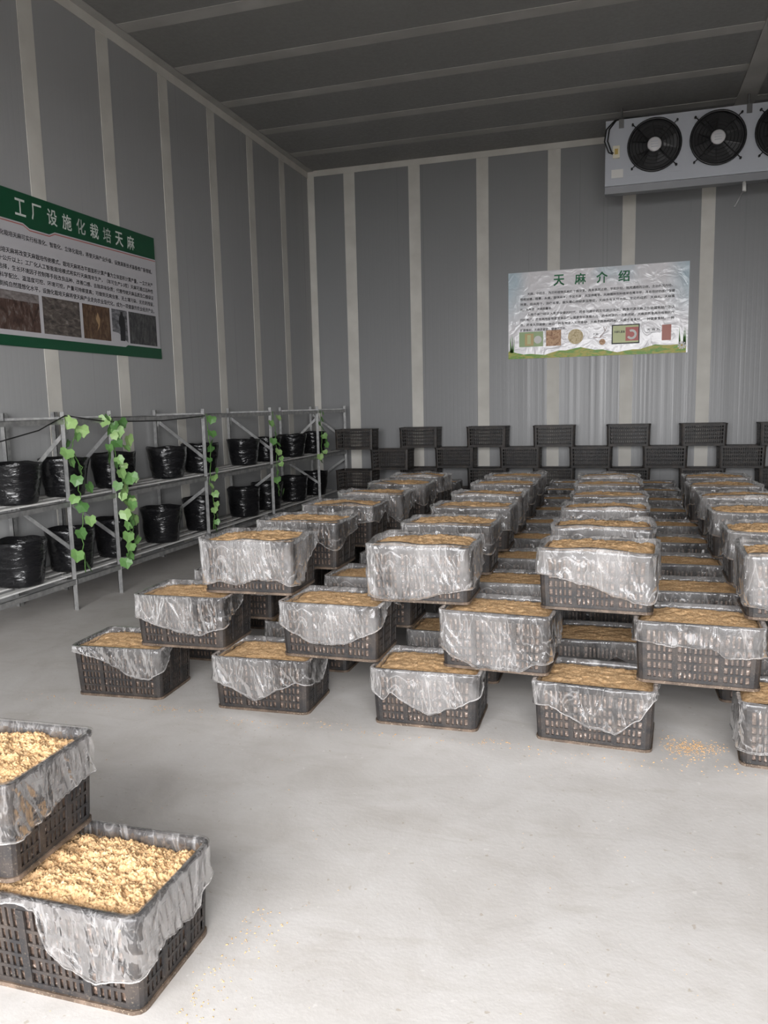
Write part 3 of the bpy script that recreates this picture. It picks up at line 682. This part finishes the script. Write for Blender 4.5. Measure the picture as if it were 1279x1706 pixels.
poly(LB, 'photo_figure', [(1.745, .14), (1.75, .27), (1.73, .30), (1.745, .37), (1.765, .385), (1.77, .415), (1.80, .415), (1.805, .385), (1.83, .36), (1.835, .27), (1.82, .14)], M['print_black'], .0027, .0005)
poly(LB, 'photo_ground', [(1.63, .125), (1.87, .125), (1.72, .21), (1.63, .22)], M['ban_sheet'], .0026, .0005)

# back poster: 2.43 x 1.2
BP = poster('wall_poster', 'white poster with green Chinese title and small pictures on the back wall', 'poster', (-1.585, YB-.0125, 2.143), (1, 0, 0))
BW, BH = 2.43, 1.208
m, t, b = mat('poster_sheet', (.8, .8, .8), .22, 0, .6)
v = coords(t); bl = ntex(t, v, 1.4, 3, .5)
sx_ = nd(t, 'ShaderNodeSeparateXYZ'); t.links.new(coords(t, (1/BW, 1/BH, 1)), sx_.inputs[0])
edge = math_n(t, 'MULTIPLY', math_n(t, 'ABSOLUTE', math_n(t, 'SUBTRACT', sx_.outputs[0], .5)), 2.0)
skyf = math_n(t, 'MULTIPLY', ramp(t, edge, [(.74, (0, 0, 0)), (1, (1, 1, 1))]), ramp(t, sx_.outputs[1], [(.35, (0, 0, 0)), (.75, (1, 1, 1))]))
skyf = math_n(t, 'ADD', skyf, math_n(t, 'MULTIPLY', ramp(t, bl, [(.5, (0, 0, 0)), (.68, (1, 1, 1))]), ramp(t, sx_.outputs[1], [(.78, (0, 0, 0)), (.92, (.8, .8, .8))])), True)
t.links.new(mixc(t, math_n(t, 'MULTIPLY', skyf, .75), (.80, .78, .80), (.42, .58, .66)), b.inputs['Base Color'])
bump(t, ntex(t, coords(t, (1, 1, 1), 'Object', (0, 0, .6)), 5, 3, .5, 1.2), b, .5, .02)
# slightly rumpled sheet
mb = MB(); nx, ny = 60, 30
for j in range(ny+1):
    for i in range(nx+1):
        x = BW*i/nx; y = BH*j/ny; mb.v.append((x, y, .001+.0015*abs(noise.noise(Vector((x*5+y*4, y*7-x*2, 3))))))
for j in range(ny):
    for i in range(nx): a = j*(nx+1)+i; mb.f.append((a, a+1, a+nx+2, a+nx+1)); mb.mi.append(0)
link('sheet', mb.mesh('sheet', m, True), BP)
for i, ch in enumerate('天麻介绍'):
    xx = .635+.292*i; yy = BH-.215; tline(BP, 'title_character', ch, xx, xx+.150, yy, yy+.152, M['print_green'], .0045, .02)
body_b = [('天麻，中药名，为兰科植物天麻的干燥块茎，具有息风止痉、平抑肝阳、祛风通络的功效。主治肝风内动、', .27, 2.22),
 ('惊痫抽搐，眩晕，头痛，肢体麻木，手足不遂，风湿痹痛等。天麻播种到种植采收需半年，具有很好的医疗保健', .17, 2.25),
 ('效果，临床用于，治疗眩晕，偏头痛心神经衰弱等症，天麻含有天然活性，常见的成药：天麻丸、天麻蜜', .17, 2.25),
 ('片，天麻酒、天麻胶囊等。', .17, .62),
 ('人类个体已经进入食疗保健的时代，药食同源中药文化源远流长，药食同源天麻正在被越来越广泛认', .27, 2.25),
 ('同和推广，药食两用植物更是食品行业健康食材发展方向，药食同源的一次新突破，天麻是药食两用植物的代', .17, 2.25),
 ('表，药食天然健康，来自一种食物进入天然食材，天麻不再是纯药材，天麻也是食材，一种健康食材，一种', .17, 2.25),
 ('扩展食材，天麻进家庭，健康万万年。', .17, .82)]
for i, (tx_, xa, xb) in enumerate(body_b): yy = .905-.072*i; tline(BP, 'text_line', tx_, xa, xb, yy-.020, yy+.020, M['print_black'], .0045, .016)['kind'] = 'stuff'
gm = photo_mat('poster_grass', [(.30, .38, .06), (.12, .34, .03), (.50, .42, .06), (.16, .40, .05)], (2.5, 8, 1), 2.2)
gp = [(0, 0), (BW-.02, 0), (BW-.02, .10)]+[(BW-.02-(BW-.04)*k/24, .085+.035*math.sin(k*.55)+.012*math.sin(k*1.9)) for k in range(25)]+[(0, .10)]
poly(BP, 'grass_border', gp, gm, .0035, .0008)
leafm = mat('poster_leaf_green', (.10, .30, .03), .5)[0]
for k in range(16):
    xx = (.02+.07*random.random()) if k < 7 else BW-.12+.10*random.random(); hh = .16+.13*random.random(); poly(BP, 'grass_blade', [(xx, .09), (xx+.018, .09), (xx+.012+.03*(random.random()-.5), .09+hh)], leafm, .0042, .0004)
for px_ in (BW-.075,):
    for k in range(9):
        a = 2*math.pi*k/9; poly(BP, 'daisy_petal', [(px_+.012*math.cos(a-.5), .10+.012*math.sin(a-.5)), (px_+.055*math.cos(a-.22), .10+.055*math.sin(a-.22)), (px_+.055*math.cos(a+.22), .10+.055*math.sin(a+.22)), (px_+.012*math.cos(a+.5), .10+.012*math.sin(a+.5))], M['white'], .0048, .0004)
    poly(BP, 'daisy_centre', [(px_+.016*math.cos(k*.8), .10+.016*math.sin(k*.8)) for k in range(8)], M['yellow'], .0053, .0004)
def disc(cx_, cy_, r, n=28, a0=0, a1=2*math.pi): return [(cx_+r*math.cos(a0+(a1-a0)*k/n), cy_+r*math.sin(a0+(a1-a0)*k/n)) for k in range(n)]
tan = photo_mat('poster_roots', [(.16, .06, .02), (.40, .19, .08), (.62, .38, .20), (.30, .12, .05)], (18, 14, 1), 1.4)
slice_ = photo_mat('poster_slices', [(.24, .15, .06), (.55, .42, .20), (.72, .60, .36), (.42, .28, .11)], (22, 22, 1), 1.3)
pg = mat('poster_pale_green', (.30, .42, .18), .4)[0]; pt = mat('poster_gold', (.50, .36, .12), .4)[0]; pr = mat('poster_red', (.45, .05, .035), .4)[0]; pc = mat('poster_lime', (.52, .56, .26), .4)[0]
py0, py1 = .165, .385
flat(BP, 'herb_pack_picture', .155, .495, py0, py1-.01, pg, .0045, .0004); flat(BP, 'herb_pack', .235, .36, .18, .35, pt, .005, .0004); flat(BP, 'herb_pack_label', .27, .32, .20, .33, pc, .0055, .0004)
poly(BP, 'herb_dish', disc(.42, .26, .055), M['white'], .005, .0004)
flat(BP, 'root_picture', .535, .745, py0, py1, tan, .0045, .0004)
poly(BP, 'slice_picture', disc(.945, .28, .105), slice_, .0045, .0004)
tline(BP, 'caption', '天麻', 1.18, 1.255, .285, .315, M['print_black'], .0045, .008)
mb = MB()
for a_, b_ in (((1.28, .26), (1.345, .335)), ((1.345, .335), (1.37, .40)), ((1.345, .335), (1.325, .39)), ((1.28, .26), (1.325, .27)), ((1.19, .255), (1.36, .245))): mb.bar((*a_, .0047), (*b_, .0047), .006, .0006, (0, 0, 1))
link('herb_drawing', mb.mesh('herb_drawing', mat('poster_brown', (.22, .10, .06), .5)[0]), BP)
poly(BP, 'root_drawing', disc(1.31, .19, .042), tan, .0045, .0004)
flat(BP, 'gift_box_edge', 1.435, 1.805, .150, .415, M['print_black'], .0045, .0004); flat(BP, 'gift_box', 1.45, 1.79, .168, .40, pc, .005, .0004)
flat(BP, 'gift_box_panel', 1.62, 1.79, .19, .375, pr, .0055, .0004)
rg = disc(1.70, .275, .068, 22, R(-150), R(130)); rg += [(1.70+(p_[0]-1.70)*.55, .275+(p_[1]-.275)*.55) for p_ in reversed(rg)]
mb = MB(); n = len(rg)//2
for k in range(n-1): a_, b_, c_, d_ = rg[k], rg[k+1], rg[2*n-2-k], rg[2*n-1-k]; mb.quad((*a_, .0062), (*b_, .0062), (*c_, .0062), (*d_, .0062))
link('gift_box_emblem', mb.mesh('gift_box_emblem', M['white']), BP)
tline(BP, 'gift_box_text', '天麻礼盒装', 1.465, 1.61, .30, .335, M['print_black'], .0058, .02)
tline(BP, 'caption', '天 麻 丸', 1.90, 2.07, .31, .345, M['print_black'], .0045, .008)
flat(BP, 'caption_rule', 1.89, 2.08, .288, .292, M['print_black'], .0045, .0004)
flat(BP, 'pill_box', 2.095, 2.215, .175, .385, mat('poster_pill_red', (.42, .11, .07), .4)[0], .0045, .0004)

# ------------------------------------------------------------------ crumbs on the floor
rc = random.Random(9); mb = MB()
FOOT = [(cx_-.27, cx_+.27, 3.335, 3.82) for cx_ in COLX[0]]+[(FX-1.1, FX+.265, FY-.20, FY+.20)]
def crumb(x, y, s_):
    for x0, x1, y0, y1 in FOOT:
        if x0 < x < x1 and y0 < y < y1: return
    a = rc.random()*6.28; pts = [(x+s_*math.cos(a+q*1.57)*(1 if q % 2 else .6), y+s_*math.sin(a+q*1.57)*(1 if q % 2 else .6)) for q in range(4)]
    mb.hexa([(px, py, 0.0005) for px, py in pts]+[(x+(px-x)*.5, y+(py-y)*.5, s_*rc.uniform(.3, .8)) for px, py in pts])
for _ in range(700): 
    cx_ = rc.choice(COLX[0][:5]); crumb(cx_+rc.gauss(.05, .28), 3.39-abs(rc.gauss(0, .06)), rc.uniform(.002, .005))
for _ in range(500): crumb(.31+rc.gauss(0, .07), 3.50+rc.gauss(0, .045), rc.uniform(.002, .005))
for _ in range(160): crumb(-1.06+abs(rc.gauss(0, .08)), 1.7+rc.uniform(-.3, .3), rc.uniform(.002, .004))
for _ in range(260): crumb(rc.uniform(-3.5, 1.5), rc.uniform(1, 3.3), rc.uniform(.0015, .0035))
tag(link('sawdust_crumbs', mb.mesh('sawdust_crumbs', M['crumb'])), 'tan sawdust crumbs scattered over the grey floor', 'sawdust', None, 'stuff')
